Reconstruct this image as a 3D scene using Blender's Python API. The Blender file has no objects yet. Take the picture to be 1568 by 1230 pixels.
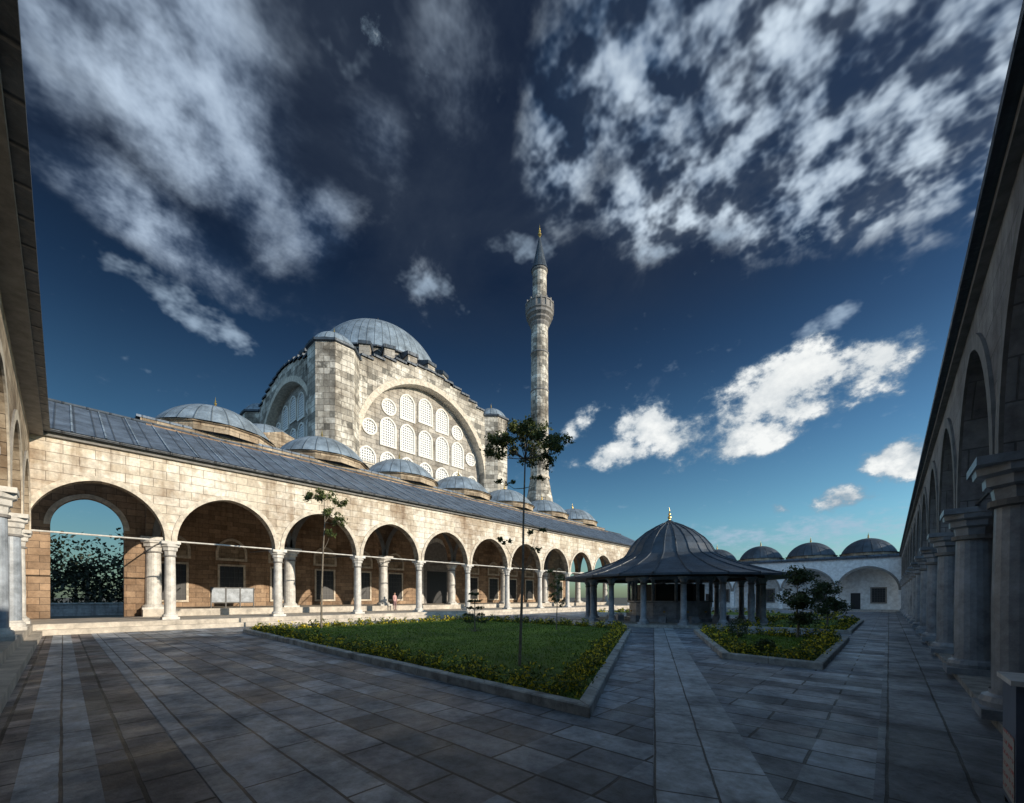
import bpy, math, random
from mathutils import Vector, Matrix
random.seed(7)
G=-1.72
TH=math.radians(42.5); cs,sn=math.cos(TH),math.sin(TH)
scene=bpy.context.scene
scene.view_settings.view_transform='Standard'
scene.view_settings.look='None'

# ---------------------------------------------------------------- materials
def newmat(name,rough=0.7,metal=0.0):
    m=bpy.data.materials.new(name); m.use_nodes=True
    nt=m.node_tree; b=nt.nodes['Principled BSDF']
    b.inputs['Roughness'].default_value=rough; b.inputs['Metallic'].default_value=metal
    return m,nt,b
def N(nt,t,**kw):
    n=nt.nodes.new(t)
    for k,v in kw.items():
        if k.startswith('i_'): n.inputs[k[2:].replace('_',' ')].default_value=v
        else: setattr(n,k,v)
    return n
def L(nt,a,b): nt.links.new(a,b)
def noise(nt,vec,scale,detail=5,rough=0.6):
    n=N(nt,'ShaderNodeTexNoise'); n.inputs['Scale'].default_value=scale
    n.inputs['Detail'].default_value=detail; n.inputs['Roughness'].default_value=rough
    if vec is not None: L(nt,vec,n.inputs['Vector'])
    return n.outputs['Fac']
def mrange(nt,v,a,b,c,d,smooth=False):
    n=N(nt,'ShaderNodeMapRange'); n.clamp=True
    if smooth: n.interpolation_type='SMOOTHSTEP'
    L(nt,v,n.inputs[0])
    for i,x in enumerate((a,b,c,d)): n.inputs[i+1].default_value=x
    return n.outputs[0]
def mixc(nt,f,a,b,mode='MIX'):
    n=N(nt,'ShaderNodeMix'); n.data_type='RGBA'; n.blend_type=mode
    for s,x in ((0,f),(6,a),(7,b)):
        if isinstance(x,bpy.types.NodeSocket): L(nt,x,n.inputs[s])
        elif s==0: n.inputs[0].default_value=x
        else: n.inputs[s].default_value=(x[0],x[1],x[2],1)
    return n.outputs[2]
def math_(nt,op,a,b=None,c=None):
    n=N(nt,'ShaderNodeMath',operation=op)
    for i,x in enumerate((a,b,c)):
        if x is None: continue
        if isinstance(x,bpy.types.NodeSocket): L(nt,x,n.inputs[i])
        else: n.inputs[i].default_value=x
    return n.outputs[0]
def bump(nt,h,b,strength=0.5,dist=0.05):
    n=N(nt,'ShaderNodeBump'); n.inputs['Strength'].default_value=strength; n.inputs['Distance'].default_value=dist
    L(nt,h,n.inputs['Height']); L(nt,n.outputs[0],b.inputs['Normal'])
def grey(nt,v):
    vc=N(nt,'ShaderNodeCombineColor')
    for i in range(3): L(nt,v,vc.inputs[i])
    return vc.outputs[0]
def cells(nt,uv,bw,bh,seed=0.0):
    sp=N(nt,'ShaderNodeSeparateXYZ'); L(nt,uv,sp.inputs[0])
    row=math_(nt,'FLOOR',math_(nt,'DIVIDE',sp.outputs[1],bh))
    off=math_(nt,'MULTIPLY',math_(nt,'MODULO',math_(nt,'ABSOLUTE',row),2.0),0.5)
    col=math_(nt,'FLOOR',math_(nt,'ADD',math_(nt,'DIVIDE',sp.outputs[0],bw),off))
    cb=N(nt,'ShaderNodeCombineXYZ'); L(nt,col,cb.inputs[0]); L(nt,row,cb.inputs[1]); cb.inputs[2].default_value=seed
    w=N(nt,'ShaderNodeTexWhiteNoise'); w.noise_dimensions='3D'; L(nt,cb.outputs[0],w.inputs['Vector'])
    return w.outputs['Value']

def stone(name,c1,c2,mortar,bw=0.9,bh=0.4,stain=(0.3,0.25,0.2),amt=0.6,rough=0.85,ms=0.012,sscale=0.35,patch=None,pr=(0.46,0.58),pamt=.85):
    m,nt,b=newmat(name,rough)
    uv=N(nt,'ShaderNodeTexCoord').outputs['UV']
    ob=N(nt,'ShaderNodeTexCoord').outputs['Object']
    br=N(nt,'ShaderNodeTexBrick'); L(nt,uv,br.inputs['Vector'])
    br.inputs['Color1'].default_value=(*c1,1); br.inputs['Color2'].default_value=(*c2,1); br.inputs['Mortar'].default_value=(*mortar,1)
    br.inputs['Scale'].default_value=1; br.inputs['Brick Width'].default_value=bw; br.inputs['Row Height'].default_value=bh
    br.inputs['Mortar Size'].default_value=ms; br.inputs['Mortar Smooth'].default_value=0.3
    n1=noise(nt,ob,sscale,6,0.65); n2=noise(nt,ob,5,6,0.7)
    c=br.outputs['Color']
    if patch:
        gn=noise(nt,ob,0.5,3,0.7)
        rr=cells(nt,uv,bw,bh,2.0)
        pf=math_(nt,'ADD',math_(nt,'MULTIPLY',math_(nt,'SUBTRACT',rr,.5),.16),gn)
        c=mixc(nt,mrange(nt,pf,pr[0],pr[1],0,pamt),c,patch)
        c=mixc(nt,br.outputs['Fac'],c,mortar)
    c=mixc(nt,mrange(nt,n1,0.45,0.66,0,amt),c,stain,'MULTIPLY')
    mp=N(nt,'ShaderNodeMapping'); mp.inputs['Scale'].default_value=(1.6,1.6,0.12); L(nt,ob,mp.inputs[0])
    st=mrange(nt,noise(nt,mp.outputs[0],1.5,4,0.6),0.52,0.75,0,amt*0.8)
    c=mixc(nt,st,c,stain,'MULTIPLY')
    c=mixc(nt,1.0,c,grey(nt,mrange(nt,n2,0.3,0.7,0.68,1.15)),'MULTIPLY')
    L(nt,c,b.inputs['Base Color'])
    h=math_(nt,'ADD',math_(nt,'MULTIPLY',br.outputs['Fac'],-1.0),math_(nt,'MULTIPLY',n2,1.0))
    bump(nt,h,b,0.75,0.03)
    return m
def plainstone(name,c,var=0.25,rough=0.6,scale=3):
    m,nt,b=newmat(name,rough)
    ob=N(nt,'ShaderNodeTexCoord').outputs['Object']
    n=noise(nt,ob,scale,7,0.7)
    L(nt,mixc(nt,mrange(nt,n,0.35,0.7,0,1),tuple(x*(1+var) for x in c),tuple(x*(1-2*var) for x in c)),b.inputs['Base Color'])
    bump(nt,n,b,0.35,0.04)
    return m
def lead(name,c=(0.11,0.135,0.17),seam=1.0,rough=0.5,across=2.0):
    m,nt,b=newmat(name,rough,0.2)
    uv=N(nt,'ShaderNodeTexCoord').outputs['UV']; ob=N(nt,'ShaderNodeTexCoord').outputs['Object']
    sp=N(nt,'ShaderNodeSeparateXYZ'); L(nt,uv,sp.inputs[0])
    fr=math_(nt,'FRACT',math_(nt,'MULTIPLY',sp.outputs[0],1/seam))
    d=math_(nt,'ABSOLUTE',math_(nt,'SUBTRACT',fr,0.5))
    line=mrange(nt,d,0.42,0.49,0,1,True)
    fr2=math_(nt,'FRACT',math_(nt,'MULTIPLY',sp.outputs[1],1/across))
    line2=mrange(nt,math_(nt,'ABSOLUTE',math_(nt,'SUBTRACT',fr2,0.5)),0.485,0.497,0,0.6,True)
    n=noise(nt,ob,0.9,6,0.65); n2=noise(nt,ob,9,4,0.6)
    col=mixc(nt,mrange(nt,n,0.35,0.65,0,1),tuple(x*0.65 for x in c),tuple(x*1.45 for x in c))
    col=mixc(nt,mrange(nt,n2,0.55,0.75,0,0.35),col,tuple(x*1.9 for x in c))
    col=mixc(nt,math_(nt,'MULTIPLY',math_(nt,'MAXIMUM',line,line2),0.7),col,tuple(x*0.3 for x in c))
    L(nt,col,b.inputs['Base Color'])
    L(nt,mrange(nt,n2,0.3,0.7,rough-0.08,rough+0.2),b.inputs['Roughness'])
    bump(nt,math_(nt,'ADD',line,math_(nt,'MULTIPLY',n2,0.35)),b,0.6,0.06)
    return m
def plain(name,c,rough=0.6,metal=0.0):
    m,nt,b=newmat(name,rough,metal)
    ob=N(nt,'ShaderNodeTexCoord').outputs['Object']
    n=noise(nt,ob,2.5,4,0.65)
    L(nt,mixc(nt,mrange(nt,n,0.3,0.7,0,1),tuple(x*0.75 for x in c),tuple(min(1,x*1.2) for x in c)),b.inputs['Base Color'])
    return m
def lattice(name):
    m,nt,b=newmat(name,0.7)
    uv=N(nt,'ShaderNodeTexCoord').outputs['UV']
    v=N(nt,'ShaderNodeTexVoronoi'); v.inputs['Scale'].default_value=3.2; v.inputs['Randomness'].default_value=0.08
    L(nt,uv,v.inputs['Vector'])
    f=mrange(nt,v.outputs['Distance'],0.24,0.34,0,1,True)
    L(nt,mixc(nt,f,(0.09,0.11,0.14),(0.74,0.74,0.72)),b.inputs['Base Color'])
    bump(nt,f,b,0.7,0.05)
    return m
def foliage(name,c1,c2,c3=None,f3=0.86):
    m,nt,b=newmat(name,0.55)
    g=N(nt,'ShaderNodeNewGeometry').outputs['Random Per Island']
    r=N(nt,'ShaderNodeValToRGB'); L(nt,g,r.inputs[0])
    r.color_ramp.elements[0].color=(*c1,1); r.color_ramp.elements[1].color=(*c2,1)
    if c3:
        e=r.color_ramp.elements.new(f3); e.color=(*c2,1)
        r.color_ramp.elements[-1].color=(*c3,1); r.color_ramp.elements[-1].position=f3+0.05
    L(nt,r.outputs[0],b.inputs['Base Color'])
    tr=N(nt,'ShaderNodeBsdfTranslucent'); L(nt,r.outputs[0],tr.inputs[0])
    mx=N(nt,'ShaderNodeMixShader'); mx.inputs[0].default_value=0.3
    L(nt,b.outputs[0],mx.inputs[1]); L(nt,tr.outputs[0],mx.inputs[2])
    L(nt,mx.outputs[0],nt.nodes['Material Output'].inputs[0])
    return m

M={}
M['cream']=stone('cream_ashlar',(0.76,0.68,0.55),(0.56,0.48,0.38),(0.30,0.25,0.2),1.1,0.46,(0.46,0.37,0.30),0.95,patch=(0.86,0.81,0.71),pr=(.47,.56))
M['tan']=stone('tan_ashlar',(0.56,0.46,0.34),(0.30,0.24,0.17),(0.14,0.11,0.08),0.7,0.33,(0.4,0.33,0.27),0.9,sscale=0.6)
M['grey']=stone('mosque_ashlar',(0.60,0.55,0.47),(0.20,0.19,0.165),(0.17,0.155,0.14),1.3,0.66,(0.34,0.31,0.28),0.95,ms=0.025,sscale=0.22,patch=(0.84,0.80,0.71),pr=(0.49,0.58),pamt=.9)
M['tymp']=stone('tympanum_ashlar',(0.56,0.52,0.46),(0.32,0.30,0.27),(0.17,0.155,0.14),1.2,0.55,(0.42,0.38,0.34),0.85,ms=0.02,sscale=0.3)
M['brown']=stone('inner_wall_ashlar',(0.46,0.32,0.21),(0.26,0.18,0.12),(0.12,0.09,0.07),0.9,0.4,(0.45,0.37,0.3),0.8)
M['plaster']=stone('grey_limestone',(0.46,0.46,0.47),(0.34,0.34,0.35),(0.24,0.24,0.24),1.2,0.5,(0.45,0.41,0.4),0.95)  # evenly grey limestone blocks with their own stains
M['white']=plain('white_plaster',(0.75,0.79,0.82),0.8)
M['marble']=plainstone('marble',(0.62,0.60,0.56),0.2,0.45,2.5)
M['step']=plainstone('step_stone',(0.52,0.47,0.40),0.25,0.6,1.5)
M['greymarble']=plainstone('grey_marble',(0.32,0.36,0.41),0.28,0.4,2.0)
M['trim']=plainstone('arch_trim_stone',(0.62,0.55,0.45),0.25,0.7,3)
M['wframe']=plainstone('window_frame_stone',(0.78,0.75,0.69),0.1,0.7,3)
M['trimd']=plainstone('arch_trim_dark',(0.22,0.21,0.20),0.2,0.7,3)
M['lead']=lead('lead_roof',(0.10,0.13,0.175),0.7,0.55,2.4)
M['leadr']=lead('lead_dome',(0.21,0.26,0.31),1.0,0.48,1.4)
M['leadd']=lead('lead_dark',(0.05,0.065,0.085),1.0,0.48,3)
M['dark']=plain('dark_opening',(0.012,0.013,0.016),0.4)
M['wood']=plain('dark_wood',(0.05,0.035,0.025),0.6)
M['iron']=plain('iron',(0.09,0.09,0.09),0.5,0.5)
M['gold']=plain('gilded_finial',(0.55,0.38,0.12),0.35,0.9)
M['lattice']=lattice('lattice_window')
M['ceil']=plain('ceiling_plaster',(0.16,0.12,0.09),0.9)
M['kerb']=plainstone('kerb_stone',(0.38,0.39,0.38),0.35,0.75,2.5)
M['bark']=plainstone('bark',(0.22,0.19,0.15),0.3,0.9,8)
M['leaf']=foliage('tree_leaves',(0.045,0.07,0.02),(0.15,0.18,0.05))
M['leafd']=foliage('dark_leaves',(0.025,0.045,0.018),(0.08,0.11,0.035))
M['leaff']=foliage('wood_leaves',(0.008,0.013,0.008),(0.03,0.042,0.018))
M['hedge']=foliage('bed_plants',(0.035,0.065,0.018),(0.17,0.22,0.035),(0.85,0.68,0.04),0.72)
M['blade']=foliage('grass_blades',(0.07,0.13,0.012),(0.17,0.27,0.025))

# ---------------------------------------------------------------- mesh builder
class MB:
    def __init__(s): s.v=[];s.f=[];s.m=[];s.uv=[];s.mats=[];s.sm=[]
    def mi(s,k):
        if k not in s.mats: s.mats.append(k)
        return s.mats.index(k)
    def face(s,pts,k,uv=None,smooth=False):
        i=len(s.v); s.v+= [tuple(p) for p in pts]; s.f.append(tuple(range(i,i+len(pts)))); s.m.append(s.mi(k)); s.uv.append(uv); s.sm.append(smooth)
    def box(s,x0,x1,y0,y1,z0,z1,k):
        a=[(x0,y0,z0),(x1,y0,z0),(x1,y1,z0),(x0,y1,z0),(x0,y0,z1),(x1,y0,z1),(x1,y1,z1),(x0,y1,z1)]
        for q in ((3,2,1,0),(4,5,6,7),(0,1,5,4),(1,2,6,5),(2,3,7,6),(3,0,4,7)): s.face([a[j] for j in q],k)
    def obox(s,c,ang,l,w,z0,z1,k,z1b=None):
        ca,sa=math.cos(ang),math.sin(ang)
        if z1b is None: z1b=z1
        def P(a,b,z): return (c[0]+a*ca-b*sa,c[1]+a*sa+b*ca,z)
        h=l/2;g=w/2
        a=[P(-h,-g,z0),P(h,-g,z0),P(h,g,z0),P(-h,g,z0),P(-h,-g,z1),P(h,-g,z1b),P(h,g,z1b),P(-h,g,z1)]
        for q in ((3,2,1,0),(4,5,6,7),(0,1,5,4),(1,2,6,5),(2,3,7,6),(3,0,4,7)): s.face([a[j] for j in q],k)
    def lathe(s,cx,cy,prof,n,k,rep=None,smooth=True,rot=0.0,a0=0,a1=2*math.pi):
        rep=rep or n
        arc=0
        for j in range(len(prof)-1):
            r0,z0=prof[j]; r1,z1=prof[j+1]
            d=math.hypot(r1-r0,z1-z0)
            for i in range(n):
                t0=rot+a0+(a1-a0)*i/n; t1=rot+a0+(a1-a0)*(i+1)/n
                p=[(cx+r0*math.cos(t0),cy+r0*math.sin(t0),z0),(cx+r0*math.cos(t1),cy+r0*math.sin(t1),z0),(cx+r1*math.cos(t1),cy+r1*math.sin(t1),z1),(cx+r1*math.cos(t0),cy+r1*math.sin(t0),z1)]
                u0=i/n*rep;u1=(i+1)/n*rep
                uv=[(u0,arc),(u1,arc),(u1,arc+d),(u0,arc+d)]
                if r1<1e-4: p=p[:3]; uv=[uv[0],uv[1],uv[2]]
                elif r0<1e-4: p=[p[0],p[2],p[3]]; uv=[uv[0],uv[2],uv[3]]
                s.face(p,k,uv,smooth)
            arc+=d
    def tube(s,p0,p1,r0,r1,k,n=6,smooth=True):
        p0=Vector(p0);p1=Vector(p1);d=(p1-p0)
        if d.length<1e-6: return
        d.normalize(); a=d.orthogonal().normalized(); b=d.cross(a)
        for i in range(n):
            t0=2*math.pi*i/n;t1=2*math.pi*(i+1)/n
            e0=a*math.cos(t0)+b*math.sin(t0); e1=a*math.cos(t1)+b*math.sin(t1)
            s.face([p0+e0*r0,p0+e1*r0,p1+e1*r1,p1+e0*r1],k,None,smooth)
    def build(s,name,parent=None):
        me=bpy.data.meshes.new(name); me.from_pydata(s.v,[],s.f)
        for k in s.mats: me.materials.append(M[k])
        me.polygons.foreach_set('material_index',s.m)
        me.polygons.foreach_set('use_smooth',s.sm)
        uvl=me.uv_layers.new(name='UVMap'); data=[0.0]*(2*len(me.loops))
        for p,uv in zip(me.polygons,s.uv):
            n=p.normal; ax=max(range(3),key=lambda i:abs(n[i]))
            for j,li in enumerate(p.loop_indices):
                if uv: a,b=uv[j]
                else:
                    co=me.vertices[me.loops[li].vertex_index].co
                    if ax==2: a,b=co.x,co.y
                    elif ax==0: a,b=co.y,co.z
                    else: a,b=co.x,co.z
                data[2*li]=a;data[2*li+1]=b
        uvl.data.foreach_set('uv',data)
        ob=bpy.data.objects.new(name,me); scene.collection.objects.link(ob)
        if parent: ob.parent=parent
        return ob
def empty(name):
    e=bpy.data.objects.new(name,None); scene.collection.objects.link(e); e.empty_display_size=0.5; return e

def archpts(a,h,n=20,tip=0.05):
    r=[]
    for i in range(n+1):
        t=math.pi*i/n; x=-a*math.cos(t); z=h*math.sin(t)*(1-tip)+h*tip*(1-abs(x)/a)
        r.append((x,z))
    return r
def arch_wall(mb,P,s0,s1,bays,zs,h,ztop,th,k,ktrim=None,tw=0.3,kin=None,topf=None,backf=None,pierbot=None,tip=0.05):
    kin=kin or k
    tf=topf or (lambda s:ztop)
    kb=backf or k
    cur=s0
    zb=pierbot if pierbot is not None else zs
    for (c,a) in bays:
        if c-a>cur+1e-4:
            pier(mb,P,cur,c-a,zb,tf,th,k,kb)
        pts=archpts(a,h,28,tip)
        for i in range(len(pts)-1):
            (xa,za),(xb,zb2)=pts[i],pts[i+1]
            A,B=c+xa,c+xb
            mb.face([P(A,0,zs+za),P(B,0,zs+zb2),P(B,0,tf((A+B)/2)),P(A,0,tf((A+B)/2))],k)
            mb.face([P(A,th,zs+za),P(B,th,zs+zb2),P(B,th,tf((A+B)/2)),P(A,th,tf((A+B)/2))],kb)
            mb.face([P(A,0,zs+za),P(B,0,zs+zb2),P(B,th,zs+zb2),P(A,th,zs+za)],kin)
            mb.face([P(A,0,tf((A+B)/2)),P(B,0,tf((A+B)/2)),P(B,th,tf((A+B)/2)),P(A,th,tf((A+B)/2))],k)
        if ktrim:
            po=archpts(a+tw,h+tw,28,tip); pm=0.045
            for i in range(len(pts)-1):
                q=[pts[i],pts[i+1],po[i+1],po[i]]
                mb.face([P(c+x,-pm,zs+z) for x,z in q],ktrim)
                mb.face([P(c+po[i][0],-pm,zs+po[i][1]),P(c+po[i+1][0],-pm,zs+po[i+1][1]),P(c+po[i+1][0],0,zs+po[i+1][1]),P(c+po[i][0],0,zs+po[i][1])],'trimd')
                mb.face([P(c+pts[i][0],-pm,zs+pts[i][1]),P(c+pts[i+1][0],-pm,zs+pts[i+1][1]),P(c+pts[i+1][0],0,zs+pts[i+1][1]),P(c+pts[i][0],0,zs+pts[i][1])],ktrim)
        cur=c+a
    if s1>cur+1e-4: pier(mb,P,cur,s1,zb,tf,th,k,kb)
def pier(mb,P,a,b,zb,tf,th,k,kb):
    n=max(1,int((b-a)/1.3)) if tf(a)!=tf(b) else 1
    for i in range(n):
        A=a+(b-a)*i/n;B=a+(b-a)*(i+1)/n;zt=tf((A+B)/2)
        mb.face([P(A,0,zb),P(B,0,zb),P(B,0,zt),P(A,0,zt)],k)
        mb.face([P(A,th,zb),P(B,th,zb),P(B,th,zt),P(A,th,zt)],kb)
        if i==0: mb.face([P(A,0,zb),P(A,th,zb),P(A,th,zt),P(A,0,zt)],k)
        if i==n-1: mb.face([P(B,0,zb),P(B,th,zb),P(B,th,zt),P(B,0,zt)],k)
        mb.face([P(A,0,zb),P(B,0,zb),P(B,th,zb),P(A,th,zb)],k)
        mb.face([P(A,0,zt),P(B,0,zt),P(B,th,zt),P(A,th,zt)],k)
def column(mb,x,y,zb,zt,r,k='marble',ch=0.75,kc=None):
    kc=kc or k
    mb.box(x-r*1.45,x+r*1.45,y-r*1.45,y+r*1.45,zb,zb+0.13,kc)
    mb.lathe(x,y,[(r*1.35,zb+0.13),(r*1.4,zb+0.2),(r*1.3,zb+0.27),(r*1.08,zb+0.3),(r*1.08,zb+0.36)],20,kc)
    mb.lathe(x,y,[(r,zb+0.3),(r,zb+1.5),(r*0.9,zt-ch-0.06)],20,k)
    mb.lathe(x,y,[(r*0.9,zt-ch-0.1),(r*1.12,zt-ch-0.08),(r*1.12,zt-ch)],20,'trimd')
    mb.lathe(x,y,[(r*0.98,zt-ch),(r*1.05,zt-ch*0.72),(r*1.3,zt-ch*0.66),(r*1.32,zt-ch*0.45),(r*1.62,zt-ch*0.38),(r*1.66,zt-ch*0.2),(r*1.3,zt-ch*0.2)],8,kc,smooth=False,rot=math.pi/8)
    mb.box(x-r*1.6,x+r*1.6,y-r*1.6,y+r*1.6,zt-ch*0.2,zt,kc)
def cap(Rb,h,z0,n=10):
    R=(Rb*Rb+h*h)/(2*h); tm=math.asin(min(1,Rb/R)) if h<=Rb else math.pi-math.asin(Rb/R)
    return [(R*math.sin(tm*(1-i/n)),z0+h-R+R*math.cos(tm*(1-i/n))) for i in range(n)]+[(0,z0+h)]
def finial(mb,x,y,z,h):
    mb.lathe(x,y,[(h*.06,z-0.05),(h*.05,z+h*.12),(h*.13,z+h*.2),(h*.13,z+h*.28),(h*.04,z+h*.36),(h*.09,z+h*.45),(h*.09,z+h*.5),(h*.03,z+h*.58),(h*.05,z+h*.66),(h*.02,z+h*.74),(0,z+h)],8,'gold')
def win_arched(mb,P,s,t,zb,w,h,kp='lattice',kf='trim',fw=0.22,proud=0.1,round_=False):
    a=w/2
    if round_:
        pin=[(a*math.cos(2*math.pi*i/20),a*math.sin(2*math.pi*i/20)) for i in range(20)]
        pout=[(x*(a+fw)/a,z*(a+fw)/a) for x,z in pin]
    else:
        top=archpts(a,a*1.05,12,0.1); zz=h-a*1.05
        pin=[(-a,0)]+[(x,zz+z) for x,z in top]+[(a,0)]
        top2=archpts(a+fw,(a+fw)*1.05,12,0.1)
        pout=[(-a-fw,-fw)]+[(x,zz+z) for x,z in top2]+[(a+fw,-fw)]
    n=len(pin)
    mb.face([P(s+x,t-0.02,zb+z) for x,z in pin],kp)
    for i in range(n):
        j=(i+1)%n
        mb.face([P(s+pin[i][0],t-proud,zb+pin[i][1]),P(s+pin[j][0],t-proud,zb+pin[j][1]),P(s+pout[j][0],t-proud,zb+pout[j][1]),P(s+pout[i][0],t-proud,zb+pout[i][1])],kf)
        mb.face([P(s+pin[i][0],t-proud,zb+pin[i][1]),P(s+pin[j][0],t-proud,zb+pin[j][1]),P(s+pin[j][0],t,zb+pin[j][1]),P(s+pin[i][0],t,zb+pin[i][1])],kf)
        mb.face([P(s+pout[i][0],t-proud,zb+pout[i][1]),P(s+pout[j][0],t-proud,zb+pout[j][1]),P(s+pout[j][0],t,zb+pout[j][1]),P(s+pout[i][0],t,zb+pout[i][1])],kf)
def rect_win(mb,P,s,t,zb,w,h,kf='trimd',bars=True):
    a=w/2;f=0.16
    mb.face([P(s-a,t-0.02,zb),P(s+a,t-0.02,zb),P(s+a,t-0.02,zb+h),P(s-a,t-0.02,zb+h)],'dark')
    def bx(s0,s1,z0,z1,pr,k):
        A=[P(s0,t-pr,z0),P(s1,t-pr,z0),P(s1,t-pr,z1),P(s0,t-pr,z1)];B=[P(s0,t,z0),P(s1,t,z0),P(s1,t,z1),P(s0,t,z1)]
        mb.face(A,k)
        for i in range(4): mb.face([A[i],A[(i+1)%4],B[(i+1)%4],B[i]],k)
    bx(s-a-f,s-a,zb,zb+h,0.09,kf);bx(s+a,s+a+f,zb,zb+h,0.09,kf);bx(s-a-f,s+a+f,zb+h,zb+h+f,0.1,kf);bx(s-a-f,s+a+f,zb-f,zb,0.12,kf)
    if bars:
        for i in range(1,5):
            x=s-a+w*i/5; bx(x-0.015,x+0.015,zb,zb+h,0.05,'iron')
        for i in range(1,6):
            z=zb+h*i/6; bx(s-a,s+a,z-0.015,z+0.015,0.06,'iron')

# ---------------------------------------------------------------- west long arcade (in front of mosque)
D=29.6; S=5.5; Y0=4.04
PL=G+0.5
arc=empty('arcaded_gallery')
w=MB()
Pw=lambda s,t,z:(-D+0.3-t,s,z)
ks=list(range(-1,12)); ys=[Y0+S*k for k in ks]
bays=[((ys[i]+ys[i+1])/2,S/2-0.26) for i in range(len(ys)-1)]
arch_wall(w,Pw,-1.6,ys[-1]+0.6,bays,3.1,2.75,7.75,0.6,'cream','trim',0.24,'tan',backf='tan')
w.build('wall',arc)
w=MB()
w.box(-D-0.2,-D+0.48,-1.0,66,7.6,7.78,'trimd'); w.box(-D-0.1,-D+0.75,-1.0,66,7.782,7.9,'leadd')
w.build('cornice',arc)
c=MB()
for y in ys[1:]: column(c,-D,y,PL,3.1,0.26)
column(c,-D,ys[0],PL,3.1,0.3)
c.build('columns',arc,)
t=MB()
for i in range(len(ys)-1):
    t.tube((-D,ys[i],3.15),(-D,ys[i+1],3.15),0.045,0.045,'marble')
    t.tube((-D,ys[i],3.15),(-35.5,ys[i],3.4),0.045,0.045,'iron')
t.build('tie_rods',arc)
r=MB(); x0,z0,x1,z1=-D+0.8,7.9,-35.7,11.35
r.face([(x0,-1.0,z0+.004),(x0,68,z0+.004),(x1,68,z1),(x1,-1.0,z1)],'lead',[(0,0),(69,0),(69,7),(0,7)])
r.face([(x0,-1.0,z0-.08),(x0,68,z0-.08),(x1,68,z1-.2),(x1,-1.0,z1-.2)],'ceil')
r.face([(x1,-1,z1),(x1,68,z1),(x1-.3,68,9),(x1-.3,-1,9)],'lead')
y=-0.9
while y<66:
    r.tube((x0,y,z0+0.02),(x1,y+random.uniform(-.04,.04),z1+0.02),0.045,0.045,'leadr',4,False); y+=1.25*random.uniform(.93,1.07)
r.tube((x1,-1,z1+.03),(x1,68,z1+.03),0.12,0.12,'leadd',6)
r.build('roof',arc)
p=MB()
p.box(-35,-28.35,-1.5,66,G,PL,'step'); p.box(-28.35,-27.95,-0.8,66,G,G+0.25,'step')
p.build('platform',arc)
e=MB()
Pe=lambda s,t,z:(-35.5-t,s,z)
arch_wall(e,Pe,-1.9,3.7,[(1.05,1.55)],4.2,1.75,9.5,0.5,'brown','trim',0.25,pierbot=PL)
e.box(-36,-29,-2.2,-1.9,PL,3,'brown')
e.build('end_wall',arc)

# ---------------------------------------------------------------- mosque
mq=empty('domed_mosque')
yc=33.05
XF=-45.0; CY=33.05; CX=-58.5; HW=13.5
po=MB()
Pi=lambda s,t,z:(-35.2-t,s,z)
iy=[yc+8.3*(k-3.5) for k in range(8)]
arch_wall(po,Pi,iy[0]-0.4,iy[-1]+0.4,[((iy[i]+iy[i+1])/2,3.85) for i in range(7)],3.9,4.0,11.2,0.6,'brown','trimd',0.4)
po.build('portico_arches',mq)
po=MB()
for y in iy: column(po,-35.5,y,PL+0.45,3.9,0.42,'marble',0.9)
po.build('portico_columns',mq)
po=MB()
po.box(-43.5,-34.6,iy[0]-0.6,iy[-1]+0.6,PL,PL+0.45,'step')
po.box(-43.6,-35.9,iy[0]-0.4,iy[-1]+0.4,9.0,11.3,'ceil')
po.box(-43.8,-35.95,iy[0]-0.6,iy[-1]+0.6,11.3,11.75,'tan')
po.box(-44,-35.9,iy[0]-0.8,iy[-1]+0.8,11.752,11.9,'lead')
po.box(-43.6,-37.2,iy[0]-0.4,iy[0]+0.2,PL,9,'brown')
po.build('portico_roof',mq)
po=MB()
for k in range(7):
    y=(iy[k]+iy[k+1])/2
    po.lathe(-39.3,y,[(4.0,11.8),(4.0,12.3),(4.15,12.35),(4.15,12.45)],12,'tan',smooth=False)
    po.lathe(-39.3,y,[(4.2,12.45)]+cap(4.0,2.35,12.5),40,'leadr',24)
    finial(po,-39.3,y,14.8,1.1)
po.build('portico_domes',mq,)
fw=MB()
fw.box(-45.2,-43.6,iy[0]-0.4,iy[-1]+0.4,PL,11.2,'brown')
fw.box(-45.4,-43.7,CY-HW,CY+HW,11.2,15.2,'grey')
Pf=lambda s,t,z:(-43.6-t,s,z)
s=iy[0]+2.1
while s<iy[-1]:
    if abs(s-yc)>3: 
        rect_win(fw,Pf,s,0,PL+1.0,1.8,3.0,kf='trim')
        win_arched(fw,Pf,s,0,PL+4.7,2.0,1.6,'tan','trim',0.2)
    s+=4.15
fw.face([Pf(yc-1.6,-0.03,PL+.45),Pf(yc+1.6,-0.03,PL+.45),Pf(yc+1.6,-0.03,PL+4.6),Pf(yc-1.6,-0.03,PL+4.6)],'dark')
win_arched(fw,Pf,yc,0,PL+0.45,4.2,8.0,'trimd','marble',0.5,0.02)
fw.build('entrance_wall',mq)
def topf_factory(c):
    def f(s):
        a=abs(s-c); q=round(a/1.5)*1.5
        return 30.0-3.9*(q/13.0)**1.8
    return f
b=MB()
b.box(CX-HW+1.3,XF-1.25,CY-HW+1.3,CY+HW-1.3,8,26,'tymp')
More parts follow.
